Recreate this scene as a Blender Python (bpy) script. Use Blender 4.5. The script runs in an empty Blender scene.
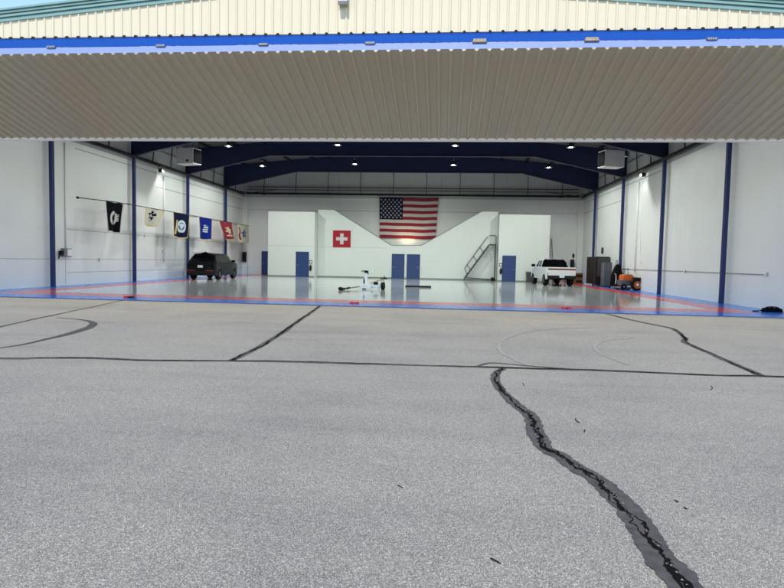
import bpy, bmesh, math, random
from mathutils import Vector, Matrix
R = math.radians
random.seed(7)
scn = bpy.context.scene
col = scn.collection

# ------------------------------------------------------------------ materials
def mat(name, base, rough=0.6, metal=0.0, coat=0.0, emit=None, estr=0.0, var=0.0, vscale=3.0, bump=0.0, bscale=40.0, spec=0.5, stretch=None):
    m = bpy.data.materials.new(name); m.use_nodes = True
    nt = m.node_tree; b = nt.nodes['Principled BSDF']
    b.inputs['Base Color'].default_value = (*base, 1)
    b.inputs['Roughness'].default_value = rough
    b.inputs['Metallic'].default_value = metal
    b.inputs['Specular IOR Level'].default_value = spec
    b.inputs['Coat Weight'].default_value = coat
    b.inputs['Coat Roughness'].default_value = 0.06
    if emit:
        b.inputs['Emission Color'].default_value = (*emit, 1); b.inputs['Emission Strength'].default_value = estr
    tc = nt.nodes.new('ShaderNodeTexCoord'); vec = tc.outputs['Object']
    if stretch:
        mp = nt.nodes.new('ShaderNodeMapping'); mp.inputs['Scale'].default_value = stretch
        nt.links.new(vec, mp.inputs['Vector']); vec = mp.outputs['Vector']
    if var > 0:
        n = nt.nodes.new('ShaderNodeTexNoise'); n.inputs['Scale'].default_value = vscale; n.inputs['Detail'].default_value = 6
        nt.links.new(vec, n.inputs['Vector'])
        r = nt.nodes.new('ShaderNodeValToRGB')
        r.color_ramp.elements[0].position = 0.25; r.color_ramp.elements[1].position = 0.75
        r.color_ramp.elements[0].color = (*[max(0, c*(1-var)) for c in base], 1)
        r.color_ramp.elements[1].color = (*[min(1, c*(1+var)) for c in base], 1)
        nt.links.new(n.outputs['Fac'], r.inputs['Fac']); nt.links.new(r.outputs['Color'], b.inputs['Base Color'])
    if bump > 0:
        n2 = nt.nodes.new('ShaderNodeTexNoise'); n2.inputs['Scale'].default_value = bscale; n2.inputs['Detail'].default_value = 4
        nt.links.new(vec, n2.inputs['Vector'])
        bp = nt.nodes.new('ShaderNodeBump'); bp.inputs['Strength'].default_value = bump; bp.inputs['Distance'].default_value = 0.02
        nt.links.new(n2.outputs['Fac'], bp.inputs['Height']); nt.links.new(bp.outputs['Normal'], b.inputs['Normal'])
    return m

def asphalt_mat():
    m = bpy.data.materials.new('asphalt'); m.use_nodes = True
    nt = m.node_tree; N = nt.nodes; L = nt.links; b = N['Principled BSDF']
    b.inputs['Roughness'].default_value = 0.88; b.inputs['Specular IOR Level'].default_value = 0.25
    tc = N.new('ShaderNodeTexCoord'); o = tc.outputs['Object']
    def noise(sc, det=4, rough=.55, st=None):
        n = N.new('ShaderNodeTexNoise'); n.inputs['Scale'].default_value = sc; n.inputs['Detail'].default_value = det; n.inputs['Roughness'].default_value = rough
        if st:
            mp = N.new('ShaderNodeMapping'); mp.inputs['Scale'].default_value = st; L.new(o, mp.inputs['Vector']); L.new(mp.outputs['Vector'], n.inputs['Vector'])
        else: L.new(o, n.inputs['Vector'])
        return n.outputs['Fac']
    def ramp(f, stops):
        r = N.new('ShaderNodeValToRGB'); e = r.color_ramp.elements
        while len(e) < len(stops): e.new(0.5)
        for k, (p, c) in enumerate(stops): e[k].position = p; e[k].color = (*c, 1)
        L.new(f, r.inputs['Fac']); return r.outputs['Color']
    def mul(a, c, f=1.0):
        x = N.new('ShaderNodeMix'); x.data_type = 'RGBA'; x.blend_type = 'MULTIPLY'; x.inputs['Factor'].default_value = f
        L.new(a, x.inputs['A']); L.new(c, x.inputs['B']); return x.outputs['Result']
    # pebbles: every stone its own tone
    v = N.new('ShaderNodeTexVoronoi'); v.inputs['Scale'].default_value = 210; L.new(o, v.inputs['Vector'])
    sep = N.new('ShaderNodeSeparateColor'); L.new(v.outputs['Color'], sep.inputs['Color'])
    stone = ramp(sep.outputs['Red'], [(0.0, (.080, .077, .067)), (0.35, (.146, .140, .122)), (0.75, (.196, .188, .164)), (1.0, (.38, .364, .32))])
    v2 = N.new('ShaderNodeTexVoronoi'); v2.inputs['Scale'].default_value = 120; L.new(o, v2.inputs['Vector'])
    sep2 = N.new('ShaderNodeSeparateColor'); L.new(v2.outputs['Color'], sep2.inputs['Color'])
    big = ramp(sep2.outputs['Green'], [(0.0, (.78, .78, .78)), (0.5, (1, 1, 1)), (1, (1.2, 1.19, 1.17))])
    pits = ramp(noise(170, 6, .7), [(0.33, (.55, .55, .56)), (0.47, (1, 1, 1))])
    patch = ramp(noise(.35, 6, .6), [(0.3, (.82, .82, .84)), (0.5, (1, 1, 1)), (0.72, (1.09, 1.08, 1.05))])
    streak = ramp(noise(1.0, 5, .6, (.25, 1.6, 1)), [(0.28, (.86, .86, .87)), (0.45, (1, 1, 1)), (0.65, (1.05, 1.05, 1.04))])
    c = mul(mul(mul(mul(stone, big), pits), patch), streak)
    spots = ramp(noise(3.1, 3, .5), [(0.19, (.45, .44, .43)), (0.24, (1, 1, 1))])
    c = mul(c, spots)
    L.new(c, b.inputs['Base Color'])
    bp = N.new('ShaderNodeBump'); bp.inputs['Strength'].default_value = 0.55; bp.inputs['Distance'].default_value = 0.006
    L.new(v.outputs['Distance'], bp.inputs['Height']); L.new(bp.outputs['Normal'], b.inputs['Normal'])
    return m

def floor_mat(name, base, var=.06, spec=.3, r0=.07, r1=.17):
    m = mat(name, base, rough=0.13, var=var, vscale=.5, spec=spec)
    nt = m.node_tree; b = nt.nodes['Principled BSDF']; tc = nt.nodes.new('ShaderNodeTexCoord')
    n = nt.nodes.new('ShaderNodeTexNoise'); n.inputs['Scale'].default_value = 1.2; n.inputs['Detail'].default_value = 5
    nt.links.new(tc.outputs['Object'], n.inputs['Vector'])
    mr = nt.nodes.new('ShaderNodeMapRange'); mr.inputs['To Min'].default_value = r0; mr.inputs['To Max'].default_value = r1
    nt.links.new(n.outputs['Fac'], mr.inputs['Value']); nt.links.new(mr.outputs['Result'], b.inputs['Roughness'])
    n2 = nt.nodes.new('ShaderNodeTexNoise'); n2.inputs['Scale'].default_value = 4; n2.inputs['Detail'].default_value = 3
    nt.links.new(tc.outputs['Object'], n2.inputs['Vector'])
    bp = nt.nodes.new('ShaderNodeBump'); bp.inputs['Strength'].default_value = .012; bp.inputs['Distance'].default_value = .02
    nt.links.new(n2.outputs['Fac'], bp.inputs['Height']); nt.links.new(bp.outputs['Normal'], b.inputs['Normal'])
    return m

def liner_mat(name, base):
    """painted metal liner panel: faint vertical ribs along the wall's length"""
    m = mat(name, base, rough=.42, var=.035, vscale=.7)
    nt = m.node_tree; b = nt.nodes['Principled BSDF']; tc = nt.nodes.new('ShaderNodeTexCoord')
    w = nt.nodes.new('ShaderNodeTexWave'); w.wave_type = 'BANDS'; w.bands_direction = 'DIAGONAL'; w.inputs['Scale'].default_value = 1.05
    mp = nt.nodes.new('ShaderNodeMapping'); mp.inputs['Scale'].default_value = (1, 1, 0)
    nt.links.new(tc.outputs['Object'], mp.inputs['Vector']); nt.links.new(mp.outputs['Vector'], w.inputs['Vector'])
    bp = nt.nodes.new('ShaderNodeBump'); bp.inputs['Strength'].default_value = .18; bp.inputs['Distance'].default_value = .02
    nt.links.new(w.outputs['Fac'], bp.inputs['Height']); nt.links.new(bp.outputs['Normal'], b.inputs['Normal'])
    return m

M = {
 'asphalt': asphalt_mat(),
 'seal': mat('crack_sealant', (.036, .032, .029), .75, var=.5, vscale=14, bump=.12, bscale=150),
 'crack': mat('open_crack', (.004, .004, .004), 1.0, spec=.05),
 'grit': mat('crack_grit', (.17, .135, .10), .9, var=.4, vscale=60),
 'tyre_mark': mat('tyre_rubber_mark', (.024, .023, .022), .85, var=.4, vscale=20),
 'scuff': mat('pale_scuff', (.165, .159, .141), .85, var=.3, vscale=30),
 'floor': floor_mat('epoxy_floor', (.58, .61, .60), spec=.45, r0=.05, r1=.13),
 'floor_blue': floor_mat('floor_paint_blue', (.04, .19, .70), spec=.12, r0=.12, r1=.24),
 'floor_red': floor_mat('floor_paint_red', (.80, .09, .10), spec=.12, r0=.12, r1=.24),
 'wall': liner_mat('white_liner', (.84, .86, .84)),
 'wall_up': mat('upper_wall_grey', (.52, .53, .53), .6, var=.06, vscale=.8),
 'seam': mat('panel_seam', (.22, .23, .23), .7),
 'cap': mat('rib_end_cream', (.20, .18, .15), .5),
 'part': mat('partition_white', (.68, .72, .69), .5, var=.03, vscale=.5),
 'cream': mat('cream_siding', (.455, .412, .305), .27, var=.03, vscale=2.0, stretch=(1, .10, .10)),
 'trim_white': mat('white_edge_trim', (.88, .88, .84), .45, var=.05),
 'black': mat('black_closure', (.012, .012, .013), .8),
 'teal': mat('teal_trim', (.125, .225, .22), .4, var=.05),
 'teal_dark': mat('teal_trim_groove', (.05, .115, .11), .4),
 'roof': mat('roof_sheet', (.16, .33, .30), .4, var=.06),
 'ceil': mat('roof_underside', (.10, .10, .11), .7, var=.1),
 'blue': mat('door_blue_paint', (.002, .085, .44), .35, var=.05, vscale=2, coat=.1),
 'bluelt': mat('door_blue_sky_sheen', (.15, .20, .41), .6, var=.05, vscale=2, spec=.2),  # same blue rail paint, with sky and sun sheen put into a paler colour
 'navy': mat('navy_steel_paint', (.003, .008, .052), .5, var=.08, vscale=2),
 'navy2': mat('navy_column_paint', (.007, .022, .12), .45, var=.08, vscale=2),
 'dark': mat('dark_steel', (.013, .014, .017), .55, spec=.25),
 'stair': mat('blue_grey_stair_steel', (.035, .045, .062), .5),
 'midsteel': mat('grey_steel', (.20, .21, .21), .45, metal=.3),
 'galv': mat('galvanised', (.50, .51, .52), .4, metal=.6, var=.12, vscale=20),
 'hinge': mat('blue_grey_hinge', (.10, .13, .20), .5, var=.3, vscale=25),
 'rust': mat('weathered_hinge', (.24, .19, .14), .7, var=.5, vscale=30),
 'conduit': mat('white_conduit', (.85, .86, .85), .4),
 'doorblue': mat('blue_door_paint', (.011, .040, .16), .4, var=.06),
 'lampw': mat('lamp_face', (1, 1, 1), .4, emit=(1, .97, .88), estr=30),
 'lampoff': mat('lamp_lens', (.25, .25, .27), .2),
 'white': mat('white_enamel', (.93, .94, .93), .35, var=.03),
 'heater': mat('heater_casing', (.58, .59, .58), .4, var=.05),
 'rubber': mat('black_rubber', (.010, .010, .011), .9, bump=.2, spec=.15),
 'plastic': mat('black_plastic', (.010, .010, .011), .55, spec=.2),
 'suv': mat('black_car_paint', (.004, .004, .005), .25, spec=.16),
 'pickup': mat('white_car_paint', (.78, .79, .78), .25, coat=.7),
 'glass': mat('tinted_glass', (.004, .005, .006), .1, spec=.07),
 'red_lamp': mat('red_lens', (.22, .012, .012), .2),
 'red_strip': mat('rear_light_bar', (.17, .035, .035), .3),
 'plate': mat('licence_plate', (.72, .76, .80), .4, var=.1, vscale=18),
 'rim': mat('alloy_rim', (.10, .10, .11), .35, metal=.6),
 'orange': mat('orange_enamel', (.62, .13, .012), .4, var=.05),
 'cabinet': mat('dark_cabinet', (.013, .007, .007), .5, spec=.25, var=.2, vscale=2),
 'cabgrey': mat('cabinet_grey_panel', (.06, .06, .066), .5, spec=.3),
 'fridge': mat('grey_steel_locker', (.12, .135, .15), .4, metal=.3, var=.05),
 'chockred': mat('chock_red', (.72, .02, .03), .45, var=.1, vscale=20),
 'cloth_black': mat('black_cloth', (.005, .005, .006), .95, bump=.3, bscale=30, spec=.1),
 'olive': mat('tow_bar_yellow_olive', (.35, .30, .13), .5, var=.2, vscale=8),
 'f_red': mat('flag_red', (.27, .015, .03), .85, var=.08),
 'f_white': mat('flag_white', (.58, .56, .55), .85, var=.05),
 'f_navy': mat('flag_navy', (.008, .012, .045), .95, spec=.05),
 'f_black': mat('flag_black', (.006, .007, .010), .95, spec=.05),
 'f_cream': mat('flag_cream', (.56, .54, .45), .85, var=.06),
 'f_blue': mat('flag_blue', (.010, .024, .22), .95, spec=.05),
 'f_seal': mat('flag_seal_pale', (.55, .62, .66), .85),
 'f_gold': mat('flag_gold', (.62, .42, .12), .8),
 'f_midblue': mat('flag_emblem_blue', (.03, .10, .26), .85),
 'f_swiss': mat('cross_flag_red', (.36, .010, .025), .8),
 'aluminium': mat('ladder_aluminium', (.42, .42, .42), .4, metal=.5),
 'ladder_or': mat('ladder_rail_dark', (.20, .12, .08), .6),
 'silver': mat('silver_tube', (.72, .73, .74), .25, metal=.7),
 'yellow': mat('dull_yellow_crate', (.17, .085, .022), .7),
}

# ------------------------------------------------------------------ mesh builder
class MB:
    def __init__(s): s.v = []; s.f = []; s.m = []; s.mats = []; s.sm = []
    def mi(s, m):
        m = M[m] if isinstance(m, str) else m
        if m not in s.mats: s.mats.append(m)
        return s.mats.index(m)
    def add(s, vs, fs, m, smooth=False):
        o = len(s.v); s.v += [tuple(v) for v in vs]; k = s.mi(m)
        for f in fs: s.f.append(tuple(o+i for i in f)); s.m.append(k); s.sm.append(smooth)
        return s
    def box(s, a, b, m, bev=0.0, rot=None):
        x0, y0, z0 = a; x1, y1, z1 = b
        if bev > 0:
            bm = bmesh.new(); bmesh.ops.create_cube(bm, size=1)
            for v in bm.verts: v.co = Vector(((x0+x1)/2+v.co.x*(x1-x0), (y0+y1)/2+v.co.y*(y1-y0), (z0+z1)/2+v.co.z*(z1-z0)))
            bmesh.ops.bevel(bm, geom=bm.edges[:], offset=bev, segments=2, affect='EDGES', profile=.6)
            bm.verts.index_update(); bm.normal_update()
            vs = [v.co.copy() for v in bm.verts]; fs = [[v.index for v in f.verts] for f in bm.faces]; bm.free()
        else:
            vs = [Vector(p) for p in [(x0,y0,z0),(x1,y0,z0),(x1,y1,z0),(x0,y1,z0),(x0,y0,z1),(x1,y0,z1),(x1,y1,z1),(x0,y1,z1)]]
            fs = [(0,3,2,1),(4,5,6,7),(0,1,5,4),(1,2,6,5),(2,3,7,6),(3,0,4,7)]
        if rot: vs = [rot @ v for v in vs]
        return s.add(vs, fs, m)
    def tube(s, pts, r, m, n=8, r2=None, cap=True):
        pts = [Vector(p) for p in pts]; rings = []; vs = []; fs = []
        for i, p in enumerate(pts):
            d = (pts[min(i+1, len(pts)-1)]-pts[max(i-1, 0)]).normalized()
            a = d.cross(Vector((0,0,1)) if abs(d.z) < .9 else Vector((0,1,0))).normalized(); b = d.cross(a)
            rr = r if r2 is None else r+(r2-r)*i/(len(pts)-1)
            for k in range(n):
                t = 2*math.pi*k/n; vs.append(p+a*rr*math.cos(t)+b*rr*math.sin(t))
        for i in range(len(pts)-1):
            for k in range(n):
                fs.append((i*n+k, i*n+(k+1)%n, (i+1)*n+(k+1)%n, (i+1)*n+k))
        if cap: fs += [tuple(range(n))[::-1], tuple(range((len(pts)-1)*n, len(pts)*n))]
        return s.add(vs, fs, m, smooth=True)
    def bar(s, a, b, w, h, m):
        a = Vector(a); b = Vector(b); d = (b-a).normalized()
        u = d.cross(Vector((0,0,1)) if abs(d.z) < .95 else Vector((0,1,0))).normalized(); t = u.cross(d)
        vs = [p+u*su*w/2+t*st*h/2 for p in (a, b) for su, st in ((-1,-1),(1,-1),(1,1),(-1,1))]
        return s.add(vs, [(0,1,2,3)[::-1],(4,5,6,7),(0,1,5,4),(1,2,6,5),(2,3,7,6),(3,0,4,7)], m)
    def prism(s, poly, axis, a, b, m):
        """poly of 2-D points extruded along axis (0,1,2) from a to b"""
        def P(p, t):
            q = [0,0,0]; o = [i for i in range(3) if i != axis]; q[o[0]] = p[0]; q[o[1]] = p[1]; q[axis] = t; return q
        n = len(poly); vs = [P(p, a) for p in poly]+[P(p, b) for p in poly]
        fs = [tuple(range(n)), tuple(range(n, 2*n))[::-1]]+[(i, i+n, (i+1)%n+n, (i+1)%n) for i in range(n)]
        return s.add(vs, fs, m)
    def lathe(s, prof, c, axis, m, n=24):
        """prof: (radius, offset along axis)"""
        c = Vector(c); ax = [Vector((1,0,0)), Vector((0,1,0)), Vector((0,0,1))][axis]; u = [Vector((0,1,0)), Vector((0,0,1)), Vector((1,0,0))][axis]; w = ax.cross(u)
        vs = []; fs = []; k = len(prof)
        for i in range(n):
            t = 2*math.pi*i/n
            for r_, h_ in prof: vs.append(c+ax*h_+(u*math.cos(t)+w*math.sin(t))*max(r_, 1e-4))
        for i in range(n):
            j = (i+1)%n
            for q in range(k-1): fs.append((i*k+q, j*k+q, j*k+q+1, i*k+q+1))
        return s.add(vs, fs, m, smooth=True)
    def build(s, name, parent=None, loc=None, fix=True):
        me = bpy.data.meshes.new(name); me.from_pydata(s.v, [], s.f)
        for m in s.mats: me.materials.append(m)
        for p, k, q in zip(me.polygons, s.m, s.sm): p.material_index = k; p.use_smooth = q
        me.update()
        if fix:
            bm = bmesh.new(); bm.from_mesh(me); bmesh.ops.recalc_face_normals(bm, faces=bm.faces[:]); bm.to_mesh(me); bm.free()
        o = bpy.data.objects.new(name, me); col.objects.link(o)
        if parent: o.parent = parent
        if loc: o.location = loc
        return o

def tag(o, label=None, cat=None, group=None, kind=None):
    if label: o['label'] = label
    if cat: o['category'] = cat
    if group: o['group'] = group
    if kind: o['kind'] = kind
    return o
def thing(name, label, cat, loc=(0,0,0), rz=0, group=None):
    o = bpy.data.objects.new(name, None); col.objects.link(o); o.empty_display_size = .2
    o.location = loc; o.rotation_euler = (0,0,rz)
    return tag(o, label, cat, group)
def copy_tree(o, parent=None):
    c = o.copy(); col.objects.link(c); c.parent = parent
    for ch in list(o.children): copy_tree(ch, c)
    return c

# ------------------------------------------------------------------ layout (camera stands at x=0, y=0; y runs into the hangar)
D, XL, XR, B = 19.32, -18.45, 11.98, 52.77
XC = (XL+XR)/2; EAVE = 9.12
def rz_(x): return 10.5-.09*abs(x-XC)        # underside of rake trim / roof line
FR = [25.92, 33.18, 40.44, 47.70]            # frames

# ------------------------------------------------------------------ ground
apron = MB().add([(-400,-400,0),(400,-400,0),(400,400,0),(-400,400,0)], [(0,1,2,3)], 'asphalt').build('apron')
tag(apron, kind='structure')

def strip(pts, w, m, z, name, jag=.25, step=.05, wfun=None, parent=apron, wander=0.0):
    P = [Vector((p[0], p[1], 0)) for p in pts]; out = []
    for i in range(len(P)-1):                              # catmull-rom resample
        p0, p1, p2, p3 = P[max(i-1,0)], P[i], P[i+1], P[min(i+2,len(P)-1)]
        n = max(1, int((p2-p1).length/step))
        for k in range(n):
            t = k/n
            out.append(.5*((2*p1)+(p2-p0)*t+(2*p0-5*p1+4*p2-p3)*t*t+(3*p1-p0-3*p2+p3)*t**3))
    out.append(P[-1])
    vs = []; fs = []; a = b = wd = 0
    for i, p in enumerate(out):
        d = (out[min(i+1,len(out)-1)]-out[max(i-1,0)]); d = d.normalized() if d.length > 1e-6 else Vector((0,1,0))
        nn = Vector((-d.y, d.x, 0)); a = a*.88+random.gauss(0,1)*.30; b = b*.88+random.gauss(0,1)*.30; wd = wd*.85+random.gauss(0,1)*.5
        ww = (wfun(i/(len(out)-1)) if wfun else w)*.5
        c = p+nn*wd*wander
        l = c+nn*ww*max(.15, 1+jag*a+jag*random.gauss(0,.16)); r = c-nn*ww*max(.15, 1+jag*b+jag*random.gauss(0,.16))
        vs += [(l.x, l.y, z), (r.x, r.y, z)]
        if i: fs.append((2*i-2, 2*i-1, 2*i+1, 2*i))
    return MB().add(vs, fs, m).build(name, parent)

cA = [(-16,7.4),(-9.5,7.75),(-6.45,7.98),(-5.94,8.13),(-5.09,8.27),(-4.3,8.25),(-3.15,8.45),(-2.12,8.57),(-1.06,8.61),(-.02,8.65),(.72,8.68),(1.45,8.7),(2.32,8.75),(3.16,8.72),(3.98,8.69),(4.88,8.75),(9,8.8),(16,8.9)]
cB = [(-3.14,8.49),(-3.18,10.07),(-3.32,11.86),(-3.54,13.9),(-3.85,17.13),(-4.05,19.0)]
cC = [(5.15,18.9),(5.41,16.56),(5.66,15.28),(5.61,14.52),(5.2,13.0),(4.95,12.28),(4.74,10.38),(4.58,8.7)]
cD = [(.90,8.62),(.76,8.2),(.71,7.63),(.76,6.89),(.85,6.29),(.92,5.83),(.87,5.31),(.89,4.97),(.97,4.75),(1.06,4.45),(1.15,4.22),(1.18,3.86),(1.2,3.51),(1.2,3.25),(1.2,3.02),(1.2,2.86),(1.28,2.3),(1.3,1.2),(1.45,-1),(1.2,-6)]
cF = [(-8.3,8.2),(-9.2,11.4),(-9.74,13.72),(-10.43,16.97),(-10.97,19.2)]
strip(cA, .125, 'seal', .004, 'crack_seal', .22)
strip(cB, .12, 'seal', .006, 'crack_seal', .25)
strip(cC, .11, 'seal', .006, 'crack_seal', .28)
strip(cD, .17, 'seal', .006, 'crack_seal', .24, .025, wfun=lambda t: .105+.055*min(1, t*4)+.05*max(0, min(1, (t-.30)*6)))
strip(cF, .05, 'seal', .006, 'crack_seal', .5)
strip([(.5,8.66),(.75,9.05),(1.05,9.0),(1.5,8.85),(1.9,8.78)], .05, 'seal', .0075, 'crack_seal', .3)
for c, w in ((cA,.022),(cB,.03),(cC,.025)): strip(c, w*1.35, 'crack', .009, 'crack_line', 1.3, .05, wander=.012)
strip(cD[:-3], .024, 'crack', .010, 'crack_line', 1.3, .016, wander=.014)
strip(cD[:-3], .010, 'crack', .0095, 'crack_line', 1.2, .02, wander=.022)
strip(cF, .015, 'crack', .009, 'crack_line', .9, .06, wander=.01)
g = MB()
for cc, num in ((cD[1:-4], 80), (cB, 60), (cC, 70)):
    for k in range(num):
        i = random.randrange(len(cc)-1); t = random.random(); p = Vector((*cc[i],0)).lerp(Vector((*cc[i+1],0)), t)
        if math.sin(p.y*5.1)+math.sin(p.y*2.3) < -.2: continue
        p.x += random.gauss(.008, .008); s_ = random.uniform(.003, .008); h_ = s_*.6
        a0 = random.random()*6
        ring = [(p.x+s_*math.cos(a0+q*2.09+.3*q%2), p.y+1.4*s_*math.sin(a0+q*2.09), .0105) for q in range(3)]
        g.add(ring+[(p.x, p.y, .0105+h_)], [(0,1,3),(1,2,3),(2,0,3)], 'grit')
g.build('crack_grit', apron)
# skid mark that bends back on itself, left
strip([(-9.6,7.9),(-8.2,8.35),(-7.17,8.87),(-7.15,10.12),(-7.3,11.1),(-7.52,11.9),(-8.0,12.7),(-8.6,13.15),(-9.3,13.35)], .2, 'tyre_mark', .005, 'skid_mark', .12, .08, wfun=lambda t: .05+.15*math.exp(-((t-.66)/.22)**2)*(1 if t<.93 else .4))
for pts in ([(2.9,9.3),(2.75,10.2),(2.9,11.3),(3.4,12.3),(4.1,12.9)], [(1.35,8.95),(1.05,10.2),(1.2,11.8),(1.8,13.2),(2.7,14.2),(3.9,14.8)]):
    strip(pts, .06, 'scuff', .005, 'scuff_mark', 1.1, .05)
# short hairline cracks and twigs
for a in ([(1.36,5.95),(1.345,5.87),(1.36,5.78)],[(1.355,5.55),(1.33,5.46)],[(1.05,7.6),(1.04,7.4)],[(1.56,3.95),(1.575,3.91)],[(1.58,3.84),(1.585,3.80)],[(.28,3.02),(.33,2.97)],[(-.28,3.95),(-.24,3.9)],[(3.5,7.9),(3.46,7.75),(3.38,7.6)]):
    strip(a, .009, 'crack', .006, 'hairline_crack', .6, .02, wander=.003)

# hangar floor: grey epoxy with blue and red painted border
fl = MB(); Z0 = .012
bx = [XL+.0, XL+1.3, XL+2.4, XR-2.35, XR-1.3, XR]; by = [D, 20.78, 22.15, B]
for i in range(5):
    for j in range(3):
        ring = min(i, 4-i, j)
        m = 'floor_blue' if (i in (0,4) or j == 0) else 'floor_red' if (i in (1,3) or j == 1) else 'floor'
        fl.add([(bx[i],by[j],Z0),(bx[i+1],by[j],Z0),(bx[i+1],by[j+1],Z0),(bx[i],by[j+1],Z0)], [(0,1,2,3)], m)
fl.add([(XL,D,0),(XR,D,0),(XR,D,Z0),(XL,D,Z0)], [(0,1,2,3)], 'floor_blue')
tag(fl.build('hangar_floor', fix=False), kind='structure')

# ------------------------------------------------------------------ hangar shell
hangar = thing('hangar', 'large aircraft hangar with cream ribbed gable, blue bifold door folded up and navy steel frames', 'hangar', (XC, D, 0))
OX = Vector((-XC, -D, 0))
def hb(mb, name, parent=hangar):
    """parts of the hangar are drawn in world metres, then moved into the hangar's frame"""
    mb.v = [tuple(Vector(v)+OX) for v in mb.v]; return mb.build(name, parent)
for sx, X in ((-1, XL), (1, XR)):
    w = MB(); o = X+sx*.30
    w.box((min(X,o), D, 0), (max(X,o), B+.3, 7.1), 'wall')
    w.box((min(X,o), D, 7.1), (max(X,o), B+.3, EAVE+.02), 'wall_up')
    i = X-sx*.004
    def line(y0, y1, z, t=.018): w.box((min(X+sx*.001,i), y0, z-t/2), (max(X+sx*.001,i), y1, z+t/2), 'seam')
    if sx < 0:
        line(D+.01, B, 1.30); line(27.2, B, 2.77); line(27.3, B, .64); line(28, B, 6.82, .03); line(36.2, B, 5.95, .03)
    else:
        line(41.2, B, 5.95, .03); line(33.5, B, 6.86, .03)
    for y in (27.15,) if sx < 0 else (): w.box((min(X,i), y, .1), (max(X,i), y+.02, 7.0), 'seam')
    hb(w, 'side_wall')
bw = MB(); bw.box((XL, B, 0), (XR, B+.3, 7.1), 'wall')
bw.prism([(XL,7.1),(XR,7.1),(XR,rz_(XR)+.02),(XC,rz_(XC)+.02),(XL,rz_(XL)+.02)], 1, B, B+.3, 'wall_up')
for x in (-14.2,-9.6,-5.0,-.4,4.2,8.8): bw.box((x,B-.004,7.1),(x+.03,B+.001,8.9),'seam')
bw.box((XL, B-.004, 5.95), (XR, B+.001, 5.975), 'seam')
hb(bw, 'back_wall')
for sx, X in ((-1, XL), (1, XR)):                     # corner pilasters at the back
    hb(MB().box((X if sx<0 else X-.45, B-.4, 0), (X+.45 if sx<0 else X, B-.002, 7.1), 'wall'), 'corner_pilaster')
    hb(MB().box((X-.30 if sx<0 else X-.25, D-.25, 0), (X+.25 if sx<0 else X+.30, D-.002, 9.0), 'cream'), 'door_jamb')

def ribbed(x0, x1, pitch=.3048, h=.032, w0=.045, w1=.020):
    """R-panel profile: list of (x, height)"""
    out = []; n = int(round((x1-x0)/pitch)); x = x0
    for k in range(n):
        a = x0+k*pitch
        out += [(a, 0), (a+pitch*.5-w0, 0), (a+pitch*.5-w1, h), (a+pitch*.5+w1, h), (a+pitch*.5+w0, 0)]
    out.append((x0+n*pitch, 0)); return out
# gable siding above the header
prof = ribbed(XL-.30, XR+.42)
g = MB(); vs = []; fs = []
for k, (x, h) in enumerate(prof):
    vs += [(x, D-.06-h, 8.55), (x, D-.06-h, rz_(x)+.25)]
    if k: fs.append((2*k-2, 2*k, 2*k+1, 2*k-1))
g.add(vs, fs, 'cream'); hb(g, 'gable_siding')
hb(MB().box((XL, D-.03, 8.3), (XR, D+.35, 8.75), 'navy'), 'door_header')
hb(MB().prism([(XL,8.75),(XR,8.75),(XR,rz_(XR)+.02),(XC,rz_(XC)+.02),(XL,rz_(XL)+.02)], 1, D, D+.05, 'wall_up'), 'gable_liner')
# rake trim: stepped teal mouldings following the roof slope
for sx in (-1, 1):
    xe = XL-.6 if sx < 0 else XR+.6
    t = MB()
    def rake(dz0, dz1, y0, y1, m):
        dz0 *= .8; dz1 *= .8
        t.prism([(XC, rz_(XC)+dz0), (xe, rz_(xe)+dz0), (xe, rz_(xe)+dz1), (XC, rz_(XC)+dz1)], 1, y0, y1, m)
    rake(0, .13, D-.112, D-.02, 'teal'); rake(.13, .17, D-.10, D-.02, 'teal_dark'); rake(.17, .26, D-.15, D-.02, 'teal')
    rake(.26, .31, D-.13, D-.02, 'teal_dark'); rake(.31, .39, D-.18, D-.02, 'teal'); rake(.39, .42, D-.16, D-.02, 'teal_dark'); rake(.42, .50, D-.22, D-.02, 'teal')
    hb(t, 'rake_trim')
    r = MB(); y0, y1 = D-.018, B+.5
    r.prism([(XC, rz_(XC)+.24), (xe, rz_(xe)+.24), (xe, rz_(xe)+.32), (XC, rz_(XC)+.32)], 1, y0, y1, 'roof')
    hb(r, 'roof')
    c = MB(); xi = XL if sx < 0 else XR
    c.prism([(XC, rz_(XC)+.03), (xi, rz_(xi)+.03), (xi, rz_(xi)+.10), (XC, rz_(XC)+.10)], 1, D+.06, B, 'ceil')
    hb(c, 'ceiling_lining')
    for q in range(1, 8):
        x = XC+sx*q*1.9
        hb(MB().box((x-.04, D+.1, rz_(x)-.20), (x+.04, B-.01, rz_(x)-.002), 'dark'), 'purlin')
# navy rigid frames and columns
for fy in FR:
    for sx, X in ((-1, XL), (1, XR)):
        x = X-sx*.22
        hb(MB().box((x-.08, fy-.08, 0), (x+.08, fy-.065, 7.42), 'navy2').box((x-.08, fy+.065, 0), (x+.08, fy+.08, 7.42), 'navy2').box((x-.065, fy-.064, 0), (x+.065, fy+.064, 7.42), 'navy2'), 'column')
    f = MB()
    lo = [(XL+.05,7.42),(XL+.45,7.42),(XL+6.2,8.70),(XR-6.0,8.70),(XR-.45,7.42),(XR-.05,7.42)]
    hi = [(x, rz_(x)-.005) for x in (XR-.05, XC, XL+.05)]
    f.prism(lo+hi, 1, fy-.012, fy+.012, 'navy')
    for a, b in zip(lo[:-1], lo[1:]):
        f.bar((a[0], fy, a[1]-.014), (b[0], fy, b[1]-.014), .28, .025, 'navy')
    hb(f, 'rafter')
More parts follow.
